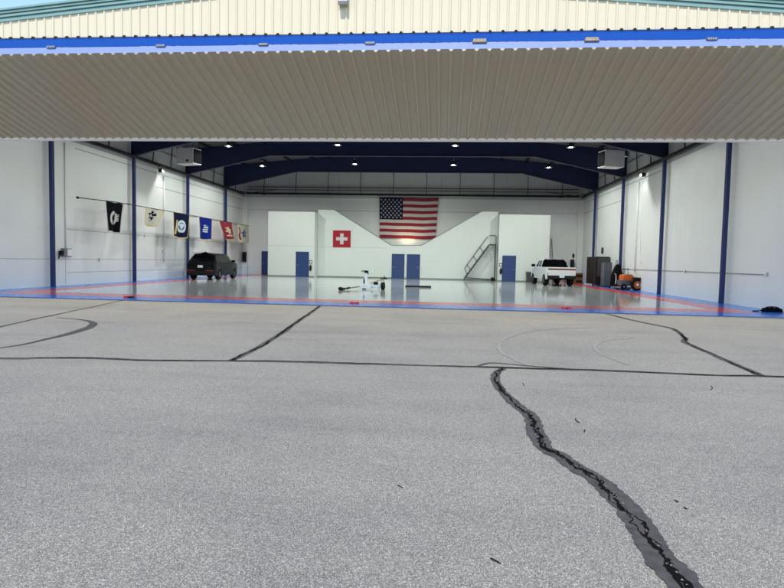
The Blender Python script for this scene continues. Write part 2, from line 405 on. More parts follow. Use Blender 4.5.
# dark wind beam below the clerestory, with struts
for sx, X in ((-1, XL), (1, XR)):
    x = X-sx*.25
    hb(MB().box((x-.10, D+.2, 7.24), (x+.10, B-.75, 7.40), 'dark'), 'wind_beam')
    y = 21.0
    while y < B-1:
        xs = X-sx*.05
        hb(MB().bar((X-sx*.16, y, 7.4), (xs-sx*.14, y+.25, EAVE-.10), .05, .05, 'dark'), 'strut'); y += 2.42
    hb(MB().bar((X-sx*.06, 28, 8.3), (X-sx*.06, B-.1, 8.3), .05, .06, 'midsteel'), 'girt')
hb(MB().box((XL+.5, B-.75, 7.30), (XR-.5, B-.55, 7.46), 'dark'), 'wind_beam')
hb(MB().box((XL+.5, B-.35, 7.72), (XR-.5, B-.30, 7.80), 'midsteel'), 'girt')
hb(MB().box((XL+.5, B-.35, 7.98), (XR-.5, B-.30, 8.04), 'dark'), 'girt')
x = XL+2
while x < XR-1:
    hb(MB().bar((x, B-.45, 7.46), (x, B-.2, rz_(x)-.02), .05, .05, 'dark'), 'strut'); x += 2.95
for sx, X in ((-1, XL), (1, XR)):
    hb(MB().bar((X-sx*.3, B-.7, 7.35), (X-sx*3.2, B-.5, 7.75), .05, .05, 'dark').bar((X-sx*.4, B-3.0, 7.32), (X-sx*2.2, B-.7, 7.26), .05, .05, 'dark'), 'brace')

# bifold door: two leaves folded up, the knuckle pointing at the apron
Fy, Fz = 14.52, 6.835                                   # hinge line
def leaf(y1, z1, side):
    """ribbed sheet from the fold to (y1,z1); side=-1 exterior faces down, +1 exterior faces up"""
    a = Vector((0, Fy, Fz-.008 if side < 0 else Fz+.008)); b = Vector((0, y1, z1)); d = (b-a).normalized(); n = Vector((0, -d.z, d.y))*side
    prof = ribbed(XL-.25, XR+.42-.05, h=.058, w0=.058, w1=.022) if side < 0 else ribbed(XL-.25, XR+.42-.05); L_ = (b-a).length
    s = MB(); vs = []; fs = []
    for k, (x, h) in enumerate(prof):
        off = n*(.10+h)
        if side < 0: off = n*(.165+h)
        else: off = n*(.215+h)
        p = a+d*.0+off; q = a+d*L_+off
        vs += [(x, p.y, p.z), (x, q.y, q.z)]
        if k: fs.append((2*k-2, 2*k, 2*k+1, 2*k-1))
    s.add(vs, fs, 'cream')
    return s, a, b, d, n, prof
# lower leaf
s, a, b, d, n, prof = leaf(D-.02, 5.655, -1)
lo_leaf = None
for k in range(1, len(prof)-1):
    if prof[k][1] > 0 and prof[k+1][1] > 0:
        base = a+n*.1655; top = a+n*.2225; e = -d*.004
        xa, xb, xc, xd = prof[k-1][0], prof[k][0], prof[k+1][0], prof[k+2][0]
        s.add([(xa,*(base+e)[1:]), (xb,*(top+e)[1:]), (xc,*(top+e)[1:]), (xd,*(base+e)[1:])], [(0,1,2,3)], 'cap')
s_obj = hb(s, 'door_leaf'); s_obj['label'] = 'lower leaf of the bifold door, ribbed side facing down'
r_ = MB()
def railbox(p0, dirv, nv, l, t0, t1, m):
    pts = []
    for x in (XL-.25, XR+.37):
        for (u, v) in ((0,t0),(l,t0),(l,t1),(0,t1)):
            q = p0+dirv*u+nv*v; pts.append((x, q.y, q.z))
    r_.add(pts, [(0,1,2,3),(4,5,6,7)[::-1],(0,4,5,1),(1,5,6,2),(2,6,7,3),(3,7,4,0)], m)
railbox(a, d, n, .16, -.004, .163, 'bluelt'); hb(r_, 'door_rail', s_obj)
r_ = MB(); e = b-d*.14; railbox(e, d, n, .14, -.02, .163, 'trim_white'); railbox(e+d*.03, d, n, .12, .163, .245, 'trim_white'); hb(r_, 'bottom_seal', s_obj)
for x in [XL+1.5+k*3.3 for k in range(9)]: hb(MB().bar((x, *(a+d*.2-n*.08)[1:]), (x, *(b-d*.16-n*.08)[1:]), .1, .2, 'navy'), 'leaf_frame', s_obj)
# upper leaf
s, a, b, d, n, prof = leaf(D-.12, 8.5, 1)
cl = s
for k in range(1, len(prof)-1):
    if prof[k][1] > 0 and prof[k+1][1] > 0:
        xa, xb, xc, xd = prof[k-1][0], prof[k][0], prof[k+1][0], prof[k+2][0]
        base = a+n*.212; top = a+n*.244
        vs = [(xx, *(q+d*t)[1:]) for t in (-.012, .05) for xx, q in ((xa,base),(xb,top+n*.012),(xc,top+n*.012),(xd,base))]
        cl.add(vs, [(0,1,2,3),(4,7,6,5),(0,4,5,1),(1,5,6,2),(2,6,7,3)], 'black')
q0 = a+n*.206-d*.008; q1 = a+n*.220-d*.008
cl.add([(XL-.25,*q0[1:]),(XR+.37,*q0[1:]),(XR+.37,*q1[1:]),(XL-.25,*q1[1:])], [(0,1,2,3)], 'black')
u_obj = hb(s, 'door_leaf'); u_obj['label'] = 'upper leaf of the bifold door, rising from the fold to the header'
r_ = MB(); railbox(a, d, n, .16, -.004, .205, 'blue'); hb(r_, 'door_rail', u_obj)
for x in [XL+1.5+k*3.3 for k in range(9)]: hb(MB().bar((x, *(a+d*.2+n*.1)[1:]), (x, *(b-d*.1+n*.1)[1:]), .1, .2, 'navy'), 'leaf_frame', u_obj)
for k, x in enumerate((-15.8,-13.0,-10.17,-7.25,-4.6,-1.93,.72,3.35,6.07,8.9,11.2)):
    hm = MB(); big = k in (6, 7); w = .17 if big else .13
    m1 = 'rust' if big else 'hinge'
    hm.tube([(x-w, Fy-.022, Fz), (x+w, Fy-.022, Fz)], .026 if big else .014, m1, 8)
    hm.box((x-w*.9, Fy-.030, Fz+.015), (x+w*.9, Fy-.008, Fz+(.075 if big else .035)), m1)
    for q in (-.6,-.2,.2,.6): hm.box((x+w*q-.02, Fy-.04, Fz-.02), (x+w*q+.02, Fy-.008, Fz+.03), 'midsteel')
    hb(hm, 'hinge', u_obj)

# ------------------------------------------------------------------ lamp on the gable
t = thing('wall_lamp', 'small grey wall lamp fixed high on the cream gable siding outside', 'lamp', (-3.43, D-.10, 9.70))
lp = MB(); lp.prism([(0,.02),(-.20,.02),(-.26,.09),(-.22,.36),(0,.36)], 0, -.14, .14, 'midsteel'); lp.build('housing', t)
MB().prism([(-.205,.012),(-.262,.082),(-.268,.10),(-.211,.03)], 0, -.12, .12, 'lampoff').build('lens', t)
MB().box((-.16,-.02,.015),(.16,-.002,.40),'galv').build('back_plate', t)

# ------------------------------------------------------------------ rooms at the back
def door_bits(parent, x0, x1, y, zt, hx, m='doorblue'):
    dd = MB(); dd.box((x0, y-.05, .015), (x1, y-.004, zt), m, .008).build('door', parent)
    dob = parent.children[-1]
    return dob
def room(name, label, x0, x1, loc):
    t = thing(name, label, 'room', loc)
    return t
rm = thing('office_room', 'flat topped white room box with one blue door left of the red cross flag', 'room', (-13.0, 49.0, 0), group='white rooms along the back of the hangar')
w = MB(); w.box((-2.0,0,.012),(2.03,1.095,5.52),'part'); w.box((-2.03,-.02,5.521),(2.05,1.095,5.60),'seam'); w.box((-2.0,-.012,.013),(2.03,-.001,.11),'seam')
w.box((-2.0,-.003,2.62),(2.03,.001,2.635),'seam'); w.box((-2.0,1.1,.012),(2.03,3.76,5.0),'part'); w.build('wall', rm)
def door(parent, x0, x1, zt, y=0, knob=1):
    f = MB()
    f.box((x0-.05,y-.03,.012),(x0-.002,y-.002,zt+.05),'navy2').box((x1+.002,y-.03,.012),(x1+.05,y-.002,zt+.05),'navy2').box((x0-.002,y-.03,zt+.002),(x1+.002,y-.002,zt+.05),'navy2')
    d_ = MB().box((x0,y-.045,.02),(x1,y-.003,zt),'doorblue',.006).build('door', parent)
    f.build('door_frame', d_)
    k = x1-.10 if knob > 0 else x0+.10
    MB().tube([(k,y-.045,1.0),(k,y-.10,1.0)],.022,'galv').tube([(k,y-.10,1.0),(k-.11*knob,y-.10,1.0)],.016,'galv').build('handle', d_)
door(rm, .49, 1.52, 2.10, knob=-1)
rm2 = thing('office_room', 'flat topped white room box with one blue door behind the white pickup', 'room', (6.55, 49.0, 0), group='white rooms along the back of the hangar')
w = MB(); w.box((-2.08,0,.012),(2.02,1.095,5.52),'part'); w.box((-2.1,-.02,5.521),(2.05,1.095,5.60),'seam'); w.box((-2.08,-.012,.013),(2.02,-.001,.11),'seam'); w.box((-2.08,1.1,.012),(2.02,3.76,5.0),'part'); w.build('wall', rm2)
door(rm2, -1.71, -.70, 2.10, knob=1)
pw = thing('partition_wall', 'long white partition with a V shaped dip below the striped flag and twin blue doors', 'partition', (-3.2, 50.1, 0))
w = MB(); px = 3.2
w.prism([(-10.95+px,.012),(4.44+px,.012),(4.44+px,5.82),(3.07+px,5.82),(-1.96+px,2.86),(-4.52+px,2.83),(-9.52+px,5.79),(-10.95+px,5.79)], 1, 0, .25, 'part')
w.box((-10.95+px,-.012,.013),(4.44+px,-.001,.11),'seam'); w.box((-10.9+px,-.003,2.62),(-5+px,.001,2.635),'seam')
for a_, b_ in (((-9.52,5.79),(-4.52,2.83)),((-4.52,2.83),(-1.96,2.86)),((-1.96,2.86),(3.07,5.82))):
    w.bar((a_[0]+px,.12,a_[1]+.02),(b_[0]+px,.12,b_[1]+.02),.28,.05,'seam')
w.build('wall', pw)
door(pw, -4.41+px, -3.42+px, 2.07, knob=-1); door(pw, -3.12+px, -2.09+px, 2.07, knob=1)
bd = thing('side_door', 'blue door in the back wall half hidden beside the left white room', 'door', (-16.2, B, 0))
door(bd, -.5, .5, 2.12, knob=-1)

# ------------------------------------------------------------------ flags
def cloth(fn, nx, ny, pos, m_of, thick=.006):
    """raster cloth: pos(u,v)->Vector, m_of(u,v)->material key"""
    s = MB(); vs = [pos(i/nx, j/ny) for j in range(ny+1) for i in range(nx+1)]
    o = 0; s.v = [tuple(v) for v in vs]
    for j in range(ny):
        for i in range(nx):
            a_ = j*(nx+1)+i; s.f.append((a_, a_+1, a_+nx+2, a_+nx+1)); s.m.append(s.mi(m_of((i+.5)/nx, (j+.5)/ny))); s.sm.append(True)
    return s
# large striped flag on the back wall
t = thing('striped_flag', 'large flag with red and white stripes and starred navy corner on the back wall', 'flag', (-3.3, B-.16, 3.55))
W_, H_ = 5.27, 3.60
def usp(u, v):
    x = -2.6+W_*u; z = H_*v
    x = (x)*(1-.055*(1-v)*(1 if x > 0 else .45))
    y = -.03*math.sin(u*9+v*1.5)*(1.1-v)-.02*math.sin(u*23+2*v)*(1-v*.6)
    z += .02*math.sin(u*7)-.03*u*0+.015*math.sin(u*13+1)
    return Vector((x, y, z))
def usm(u, v):
    if u < .40 and v > 6/13: return 'f_navy'
    return 'f_red' if int((1-v)*13) % 2 == 0 else 'f_white'
s = cloth(None, 80, 52, usp, usm)
for rr in range(9):
    for k in range(6 if rr % 2 == 0 else 5):
        u0 = .40*((k*2+1 if rr % 2 == 0 else k*2+2)/12); v0 = 1-(7/13)*((rr+1)/10); rad = .0616*H_/2*.95
        pts = []
        for q in range(10):
            ang = math.pi/2+q*math.pi/5; r0 = rad if q % 2 == 0 else rad*.4
            p = usp(u0+r0*math.cos(ang)/W_, v0+r0*math.sin(ang)/H_); pts.append((p.x, p.y-.012, p.z))
        c_ = usp(u0, v0)
        s.add([(c_.x, c_.y-.014, c_.z)]+pts, [(0, 1+q, 1+(q+1)%10) for q in range(10)], 'f_white')
s.build('flag_cloth', t, fix=False)
MB().tube([(-2.62,0,H_+.02),(2.72,0,H_+.02)],.02,'dark').build('hanging_bar', t)

# red square flag with white cross on the partition
t = thing('cross_flag', 'square red flag with a white cross on the white partition wall', 'flag', (-8.82, 50.1-.03, 2.60))
def cm(u, v):
    return 'f_white' if (abs(u-.5) < .095 and abs(v-.5) < .32) or (abs(v-.5) < .095 and abs(u-.5) < .32) else 'f_swiss'
cloth(None, 62, 62, lambda u, v: Vector((-.77+1.54*u, -.012-.006*math.sin(u*8+v*3), 1.45*v)), cm).build('flag_cloth', t, fix=False)

# rail with six hanging flags along the left wall
FX = -17.3
t = thing('flag_rail', 'long thin dark rod along the left wall carrying the six hanging flags', 'rod', (FX, 26.45, 4.36))
MB().tube([(0,0,-.14),(0,3,-.03),(0,9,0),(0,24.6,0)],.022,'dark').build('rod', t)
MB().lathe([(0,-.09),(.05,-.06),(.06,0),(.05,.05),(.02,.09)], (0,-.02,-.14), 1, 'dark', 12).build('finial', t)
for y in (4.6, 8.6, 14.2, 18.5, 23.6):
    MB().tube([(0,y,.02),(XL-FX,y,.05)],.018,'dark').build('bracket', t)
def flag(label, y0, y1, yb0, yb1, zt, zb, m_of, wob=.05, ph=0):
    yc = (y0+y1)/2; o = (FX, yc, zb)
    t = thing('hanging_flag', label, 'flag', o, group='flags hanging along the left wall')
    def pos(u, v):
        yt = y0+(y1-y0)*u; yb = yb0+(yb1-yb0)*u; y = yb+(yt-yb)*v
        x = 1.7*wob*math.sin(u*7+ph)*(1.15-v)+.045*math.sin(u*15+ph*2+v*2)*(1.05-v)
        return Vector((.0+x, y-yc, (zt-zb)*v+.03*math.sin(u*5+ph)*(1-v)))
    cloth(None, 60, 60, pos, m_of).build('flag_cloth', t, fix=False)
    for yy in (y0+.06, y1-.06): MB().tube([(0, yy-yc, zt-zb-.03), (0, yy-yc, 4.37-zb)], .012, 'galv').build('flag_clip', t)
def fr(u, v, w=.045): return u < w or u > 1-w or v < w
def dist(u, v, a, b, k=1.0): return math.hypot((u-a)*k, v-b)
def f1(u, v):                                   # black flag: pale disc, dark profile, watch tower
    if u < .05 or u > .94 or v < .045: return 'f_white'
    if dist(u, v, .50, .48) < .24:
        if dist(u, v, .50, .47) < .13 or (.42 < u < .6 and v < .40): return 'f_black'
        if .56 < u < .62: return 'f_black'
        return 'f_white'
    if .66 < u < .80 and .36 < v < .64 and int(v*40) % 3: return 'f_white'
    return 'f_black'
def blot(u, v, a, b, r, k):                     # ragged crest
    th = math.atan2(v-b, u-a); return dist(u, v, a, b) < r*(1+.28*math.sin(th*k)+.15*math.sin(th*(2*k+1)+1))
def f2(u, v):
    if fr(u, v, .05): return 'f_gold'
    if blot(u, v, .46, .62, .21, 5): return 'f_cream' if dist(u, v, .46, .62) < .06 or abs(v-.55) < .02 else 'f_navy'
    if .36 < u < .60 and .30 < v < .34: return 'f_midblue'
    return 'f_cream'
def f3(u, v):
    if u < .03 or u > .97 or v < .03: return 'f_gold'
    r = dist(u, v, .55, .48)
    if r < .15: return 'f_seal' if blot(u, v, .55, .50, .10, 3) else 'f_midblue'
    if r < .25: return 'f_seal'
    if abs((u-.16)-(v-.3)*.25) < .05 and .12 < v < .72: return 'f_gold'
    return 'f_navy'
def f4(u, v):
    if u < .03 or u > .97 or v < .03: return 'f_gold'
    if abs(u-.5) < .18 and .30 < v < .66 and blot(u, v, .5, .48, .20, 4): return 'f_seal' if int(v*30) % 3 else 'f_blue'
    return 'f_blue'
def f5(u, v):
    if u < .03 or u > .97 or v < .03: return 'f_gold'
    if blot(u, v, .48, .52, .17, 6): return 'f_gold' if dist(u, v, .48, .52) < .08 else 'f_cream'
    if .26 < u < .72 and .20 < v < .27: return 'f_cream'
    return 'f_red'
def f6(u, v):
    if fr(u, v, .04): return 'f_gold'
    if u < .22 and .15 < v < .85 and abs(u-.15-.03*math.sin(v*12)) < .05: return 'f_red'
    if blot(u, v, .56, .50, .21, 5): return 'f_cream' if dist(u, v, .6, .5) < .05 else 'f_midblue'
    return 'f_cream'
flag('black flag with white edges and a pale round emblem, nearest the opening', 28.67, 30.45, 28.75, 29.95, 4.29, 2.70, f1, .04, .3)
flag('cream flag with a dark blue eagle shaped crest, drooping to one side', 32.75, 34.95, 32.35, 33.95, 4.34, 3.30, f2, .07, 1.2)
flag('dark navy flag with a large pale round seal', 36.2, 38.65, 36.25, 38.3, 4.36, 2.77, f3, .04, 2)
flag('bright blue flag with a small grey white crest', 40.15, 42.6, 40.3, 42.4, 4.38, 2.80, f4, .03, 3)
flag('red flag with a gold and cream emblem, slanting to the right', 43.9, 46.7, 45.35, 47.6, 4.36, 2.98, f5, .06, 4)
flag('cream flag with red scroll, blue crest and gold fringe, farthest from the opening', 47.9, 50.6, 48.3, 50.9, 4.32, 2.83, f6, .03, 5)

# ------------------------------------------------------------------ wall fittings
t = thing('control_box', 'grey control box with white cover beside the first column on the left wall', 'box', (XL, 27.1, 1.42))
MB().box((0,-.28,0),(.16,.34,.40),'midsteel',.01).build('housing', t)
MB().box((.161,-.02,.04),(.185,.32,.36),'white',.006).build('cover', t)
MB().tube([(.1,-.28,.2),(.12,-.45,.22),(.12,-.55,.05),(.1,-.58,-.1)],.03,'plastic').box((.04,-.5,.08),(.2,-.3,.28),'plastic',.01).build('switch_arm', t)
MB().tube([(.05,.05,.4),(.05,.05,5.5)],.028,'conduit').build('conduit', t)
def outlet(X, y, z, label, sx):
    t = thing('outlet_box', label, 'outlet', (X, y, z), group='small metal outlet boxes on the hangar walls')
    MB().box((min(0,-sx*.07), -.07, -.07), (max(0,-sx*.07), .07, .07), 'galv', .008).build('box', t)
    x = -sx*.072
    MB().box((min(x,x-sx*.012), -.05, -.055), (max(x,x-sx*.012), .05, .055), 'white', .004).build('cover_plate', t)
outlet(XL, 29.98, 1.29, 'small outlet box low on the left wall below the black flag', -1)
outlet(XL, 34.75, 2.75, 'small outlet box at mid height on the left wall below the drooping cream flag', -1)
outlet(XL, 37.27, 1.28, 'small outlet box low on the left wall just before the black car', -1)
outlet(XL, 37.1, 1.85, 'small outlet box above the lower one beside the black car', -1)
outlet(XR, 30.29, 1.30, 'small metal outlet box mid wall between the two nearest right hand columns', 1)
outlet(XR, 22.91, 1.32, 'metal outlet box at the end of the conduit nearest the apron on the right wall', 1)
t = thing('conduit_pipe', 'thin grey horizontal conduit running between outlet boxes along the right wall', 'pipe', (XR-.03, 23.0, 1.30))
MB().tube([(0,0,0),(0,18.0,0)],.014,'seam').build('pipe', t)
t = thing('conduit_pipe', 'white vertical conduit down the left wall near the navy flag', 'pipe', (XL+.04, 37.2, 1.35))
MB().tube([(.03,0,0),(.03,0,5.4)],.04,'conduit').build('pipe', t)
t = thing('conduit_pipe', 'long white vertical conduit below the lamp on the right wall', 'pipe', (XR-.04, 37.9, 1.14))
MB().tube([(-.03,0,0),(-.03,0,5.6)],.04,'conduit').build('pipe', t)
MB().box((-.05,-.06,1.55),(.03,.06,1.7),'white',.005).build('junction_box', t)
t = thing('pull_cord', 'thin white hanging cable with a switch near the orange tractor', 'cable', (XR-.12, 36.75, 1.70))
MB().tube([(0,0,.1),(0,.2,2),(0,.35,3.7)],.014,'conduit').build('cable', t)
MB().box((-.05,-.05,0),(.05,.05,.16),'white',.01).build('switch', t)
t = thing('wall_clock', 'dark oval wall dial above the cabinets on the right wall', 'clock', (XR, 45.8, 2.62))
MB().lathe([(0,-.06),(.24,-.06),(.26,-.03),(.26,0)], (0,0,0), 0, 'plastic', 24).build('dial', t)
MB().lathe([(0,0),(.13,0),(.13,-.006)], (-.064,0,0), 0, 'seam', 24).build('face', t)
t = thing('wall_speaker', 'tall narrow black speaker fixed in the far left corner', 'speaker', (XL+.26, B-.4, 1.15))
MB().box((-.17,-.2,0),(.17,-.002,.92),'plastic',.02).build('cabinet', t)
MB().box((-.14,-.216,.04),(.14,-.202,.88),'dark',.006).build('grille', t)
def exting(loc, label):
    t = thing('fire_extinguisher', label, 'extinguisher', loc, group='fire extinguishers beside the blue doors')
    MB().lathe([(0,0),(.075,0),(.085,.02),(.085,.36),(.05,.43),(.03,.45),(0,.45)], (0,-.11,0), 2, 'plastic', 16).build('cylinder', t)
    MB().box((-.03,-.16,.45),(.03,-.05,.50),'dark').bar((0,-.1,.5),(.12,-.14,.55),.03,.02,'dark').build('valve', t)
    MB().tube([(.03,-.14,.48),(.11,-.16,.38),(.11,-.16,.12)],.013,'rubber').build('hose', t)
    MB().box((-.12,-.02,.62),(.12,-.003,.88),'plastic').box((-.07,-.026,.68),(.07,-.021,.82),'white').build('sign', t)
exting((-11.28, 49.0, .55), 'fire extinguisher right of the blue door in the left white room')
exting((4.68, 49.0, .62), 'fire extinguisher left of the blue door behind the rolling stairs')
t = thing('wall_panel', 'dark blue narrow panel on the back wall behind the pickup', 'panel', (11.15, B-.4, .9))
MB().box((-.17,-.08,0),(.17,-.002,1.05),'navy2',.01).build('panel', t)
MB().box((-.15,-.095,.05),(.15,-.082,1.0),'dark').build('panel_door', t)

# ------------------------------------------------------------------ lamps and heaters
def spot(loc, name, power, ang, blend, colr, parent, rot=(0,0,0), rad=.2):
    l = bpy.data.lights.new(name, 'SPOT'); l.energy = power; l.spot_size = R(ang); l.spot_blend = blend; l.color = colr; l.shadow_soft_size = rad
    o = bpy.data.objects.new(name, l); col.objects.link(o); o.location = loc; o.rotation_euler = rot; o.parent = parent; return o
LAMP = 380
def bay_light(name_, loc, label, power=LAMP):
    t = thing('bay_light', label, 'lamp', loc, group='high bay lamps under the roof')
    MB().lathe([(.05,.32),(.10,.30),(.12,.14),(.26,.02),(.27,0),(.25,0)], (0,0,0), 2, 'dark', 20).build('shade', t)
    MB().lathe([(0,.006),(.11,.006),(.11,.02)], (0,0,0), 2, 'lampw', 20).build('lamp_disc', t)
    MB().tube([(0,0,.32),(0,0,rz_(loc[0])-loc[2]-.1)],.02,'dark').build('stem', t)
    spot((0,0,-.03), 'light_source', power, 165, .35, (.94,1,.94), t)
words = ['leftmost', 'second from the left', 'third from the left', 'rightmost']
for k, (x, y) in enumerate(((-13.9,36.8),(-6.75,36.3),(.5,36.4),(7.5,36.8))):
    bay_light('a', (x, y, 8.62), words[k]+' lit lamp in the nearer row under the roof')
for k, (x, y) in enumerate(((-14.0,44.1),(-6.7,43.0),(.5,43.2),(7.45,44.1))):
    bay_light('b', (x, y, 8.55), words[k]+' lit lamp in the farther row under the roof')
for y, where in ((29.5, 'second'), (22.4, 'first')):  # added fill rows, unseen behind the raised door, to brighten the near walls
    for k, x in enumerate((-13.9,-6.8,.5,7.5)):
        bay_light('c', (x, y, 8.62), words[k]+' added roof lamp of the unseen '+where+' row behind the opening', LAMP*.3)
for sx, X, y, lab in ((-1, XL, 36.65, 'bright wall flood lamp high on the left wall'), (1, XR, 36.9, 'bright wall flood lamp high on the right wall')):
    t = thing('flood_lamp', lab, 'lamp', (X-sx*.02, y, 6.92))
    MB().box((-.10,-.14,.0),(.10,.14,.22),'plastic',.02).tube([(sx*.0,.0,.12),(-sx*-.02,.35,.10)],.02,'plastic').build('housing', t, (-sx*.14,0,0))
    MB().box((-sx*.245-.004,-.08,.03),(-sx*.245+.004,.08,.14),'lampw').build('lamp_face', t)
    spot((-sx*.30,0,.05), 'light_source', 22, 120, .6, (1,.96,.88), t, (0, R(-sx*-12) , 0), .08)
t = thing('up_light', 'small warm lamp on the ledge behind the partition glowing below the striped flag', 'lamp', (-3.3, 51.6, 2.6))
MB().box((-.18,-.10,0),(.18,.10,.12),'dark',.01).tube([(0,.1,.04),(0,B-51.6-.005,.04)],.02,'dark').build('housing', t)
MB().box((-.15,-.07,.121),(.15,.07,.13),'lampw').build('lamp_face', t)
spot((0,0,.2), 'light_source', 30, 130, .8, (1,.72,.35), t, (R(180-25),0,0), .1)
def heater(loc, rz, label):
    t = thing('unit_heater', label, 'heater', loc, rz, group='unit heaters under the roof')
    MB().box((-.62,-.42,0),(.62,.42,.98),'heater',.04).build('casing', t)
    v = MB(); v.box((.621,-.36,.08),(.66,.36,.90),'cloth_black')
    for k in range(7): v.bar((.675,-.35,.14+k*.115),(.675,.35,.14+k*.115),.03,.02,'cloth_black')
    v.build('louvre', t)
    MB().tube([(-.5,-.3,.98),(-.5,-.3,2.0)],.02,'dark').tube([(.5,.3,.98),(.5,.3,2.2)],.02,'dark').tube([(-.5,.3,.98),(-.5,.3,2.0)],.02,'dark').tube([(.5,-.3,.98),(.5,-.3,2.2)],.02,'dark').build('hanger', t)
    MB().tube([(-.62,.1,.7),(-1.0,.1,.7),(-1.0,.1,2.0)],.07,'galv',10).build('flue', t)
    MB().box((.1,-.426,.12),(.28,-.421,.26),'dark').build('badge_plate', t)
heater((-16.15, 36.0, 7.32), R(-14), 'white boxy unit heater hanging at the left side near the roof')
heater((9.7, 36.0, 7.28), R(180+14), 'white boxy unit heater hanging at the right side near the roof')

# ------------------------------------------------------------------ vehicles
def wheel(parent, x, y, r, w, sx):
    """tyre is the part, rim its sub-part"""
    t = MB(); t.lathe([(r*.62,-w/2),(r*.9,-w/2),(r*.98,-w*.38),(r,-w*.2),(r,w*.2),(r*.98,w*.38),(r*.9,w/2),(r*.62,w/2)], (0,0,0), 0, 'rubber', 28)
    o = t.build('wheel', parent, (x, y, r))
    k = MB(); s_ = sx*(w/2-.02)
    k.lathe([(r*.64,s_-sx*.14),(r*.64,s_),(r*.57,s_+sx*.008),(r*.55,s_-sx*.05)], (0,0,0), 0, 'rim', 28)
    for q in range(5):
        a_ = q*2*math.pi/5
        k.bar((s_-sx*.03, r*.08*math.cos(a_), r*.08*math.sin(a_)), (s_-sx*.03, r*.6*math.cos(a_), r*.6*math.sin(a_)), .05, .09, 'rim')
    k.lathe([(0,s_-sx*.0),(r*.13,s_-sx*.0),(r*.14,s_-sx*.05)], (0,0,0), 0, 'rim', 12)
    k.build('rim', o)
    return o
def car_loft(parent, st, mats, glass):
    """st: stations, each a list of (x,y,z) half-section points. glass(i,j)->part or None"""
    buckets = {}
    n = len(st[0])
    for i in range(len(st)-1):
        for j in range(n-1):
            part, m = glass(i, j); b_ = buckets.setdefault(part, MB())
            for s_ in (1, -1):
                q = [st[i][j], st[i+1][j], st[i+1][j+1], st[i][j+1]]
                b_.add([(p[0]*s_, p[1], p[2]) for p in q], [(0,1,2,3) if s_ > 0 else (3,2,1,0)], m)
    for part, b_ in buckets.items():
        o = b_.build(part, parent, fix=False)
        bm = bmesh.new(); bm.from_mesh(o.data); bmesh.ops.remove_doubles(bm, verts=bm.verts[:], dist=.002); bmesh.ops.recalc_face_normals(bm, faces=bm.faces[:])
        for f in bm.faces: f.smooth = part == 'body'
        bm.to_mesh(o.data); bm.free()
        if part == 'body':
            md = o.modifiers.new('edge', 'EDGE_SPLIT'); md.split_angle = R(32)
def arch(y, wy, r, base):
    z = base
    for c in wy:
        if abs(y-c) < r: z = max(z, math.sqrt(r*r-(y-c)**2)+.36)
    return z

# black suv seen from behind
suv = thing('suv', 'black sport utility car parked nose to the back wall below the flags', 'car', (-16.02, 39.72, .012), R(1.5))
WY = (-1.45, 1.5); st = []
def suv_sec(y, w, zs, zr, gh, yo=(0,0,0,0)):
    """w half width, zs shoulder, zr roof, gh 0/1 has greenhouse; yo: y shift per height"""
    za = arch(y, WY, .43, .30); wt = w*.74 if gh else w*.90; we = w*.66 if gh else w*.6
    zt = zr-.10 if gh else zs+.015; zre = zr-.02 if gh else zs+.03; zc = zr+.015 if gh else zs+.05
    return [(0,y,.30),(w*.74,y,.30),(w*.985,y+yo[0],za),(w,y+yo[0],max(.74,za+.02)),(w*.975,y+yo[1],zs),(w*.945,y+yo[1],zs+.03),(wt,y+yo[2],zt),(we,y+yo[3],zre),(0,y+yo[3],zc)]
ys = [(-2.42,.91,1.19,1.70,1,(0,.12,.55,.52)),(-2.30,.965,1.195,1.73,1,(0,.08,.50,.50))]
st.append([(0,p[1]-.03,p[2]) for p in suv_sec(*ys[0])])
for a_ in ys: st.append(suv_sec(*a_))
yy = [-2.0,-1.88,-1.78,-1.65,-1.45,-1.25,-1.12,-1.02,-.9,-.5,-.05,.05,.3,.6]
for y in yy: st.append(suv_sec(y, .985, 1.19, 1.79-.02*abs(y+.3), 1, (0,0,(.45*(-1.3-y) if y < -1.3 else 0), (.4*(-1.3-y) if y < -1.3 else 0))))
st.append(suv_sec(.95,.985,1.17,1.74,1,(0,0,-.25,-.3))); st.append(suv_sec(1.07,.985,1.16,1.70,1,(0,.02,-.22,-.28)))
st.append(suv_sec(1.25,.985,1.15,1.15,0))
for y, w_, zs_ in ((1.5,.985,1.14),(1.75,.98,1.12),(1.93,.97,1.10),(2.05,.96,1.07),(2.3,.90,1.0),(2.42,.78,.88)): st.append(suv_sec(y, w_, zs_, zs_, 0))
st.append([(0,p[1]+.02,p[2]) for p in st[-1]])
ni = len(st)
def sg(i, j):
    if j == 5:
        if i in (0, 1): return ('rear_window', 'glass')
        if 3 <= i <= 9: return ('window', 'glass')
        if 11 <= i <= 17: return ('window', 'glass')
        if i == 18: return ('body', 'suv')
    if i in (19,) and j in (6, 7): return ('windscreen', 'glass')
    if j in (5, 6, 7) and i == 18: return ('windscreen', 'glass')
    if j in (0, 1): return ('underbody', 'plastic')
    return ('body', 'suv')
car_loft(suv, st, None, sg)
for sx in (-1, 1):
    for y in WY: wheel(suv, sx*.85, y, .385, .25, sx)
    MB().box((sx*1.0-.03-(0 if sx>0 else .2), .78, 1.18), (sx*1.0-.03+(.24 if sx>0 else .04), .92, 1.33), 'suv', .03).build('mirror', suv)
    MB().box((sx*.62-.26, -2.462, .60), (sx*.62+.26, -2.405, .66), 'red_lamp', .008).build('tail_lamp', suv)
    MB().box((sx*.80-.10, -2.40, .80), (sx*.80+.10, -2.355, 1.06), 'glass', .01).build('lamp_cluster', suv)
MB().box((-.17,-2.475,.82),(.17,-2.445,.98),'plate',.004).build('plate', suv)
MB().box((-.92,-2.49,.34),(.92,-2.40,.58),'plastic',.03).build('bumper', suv)
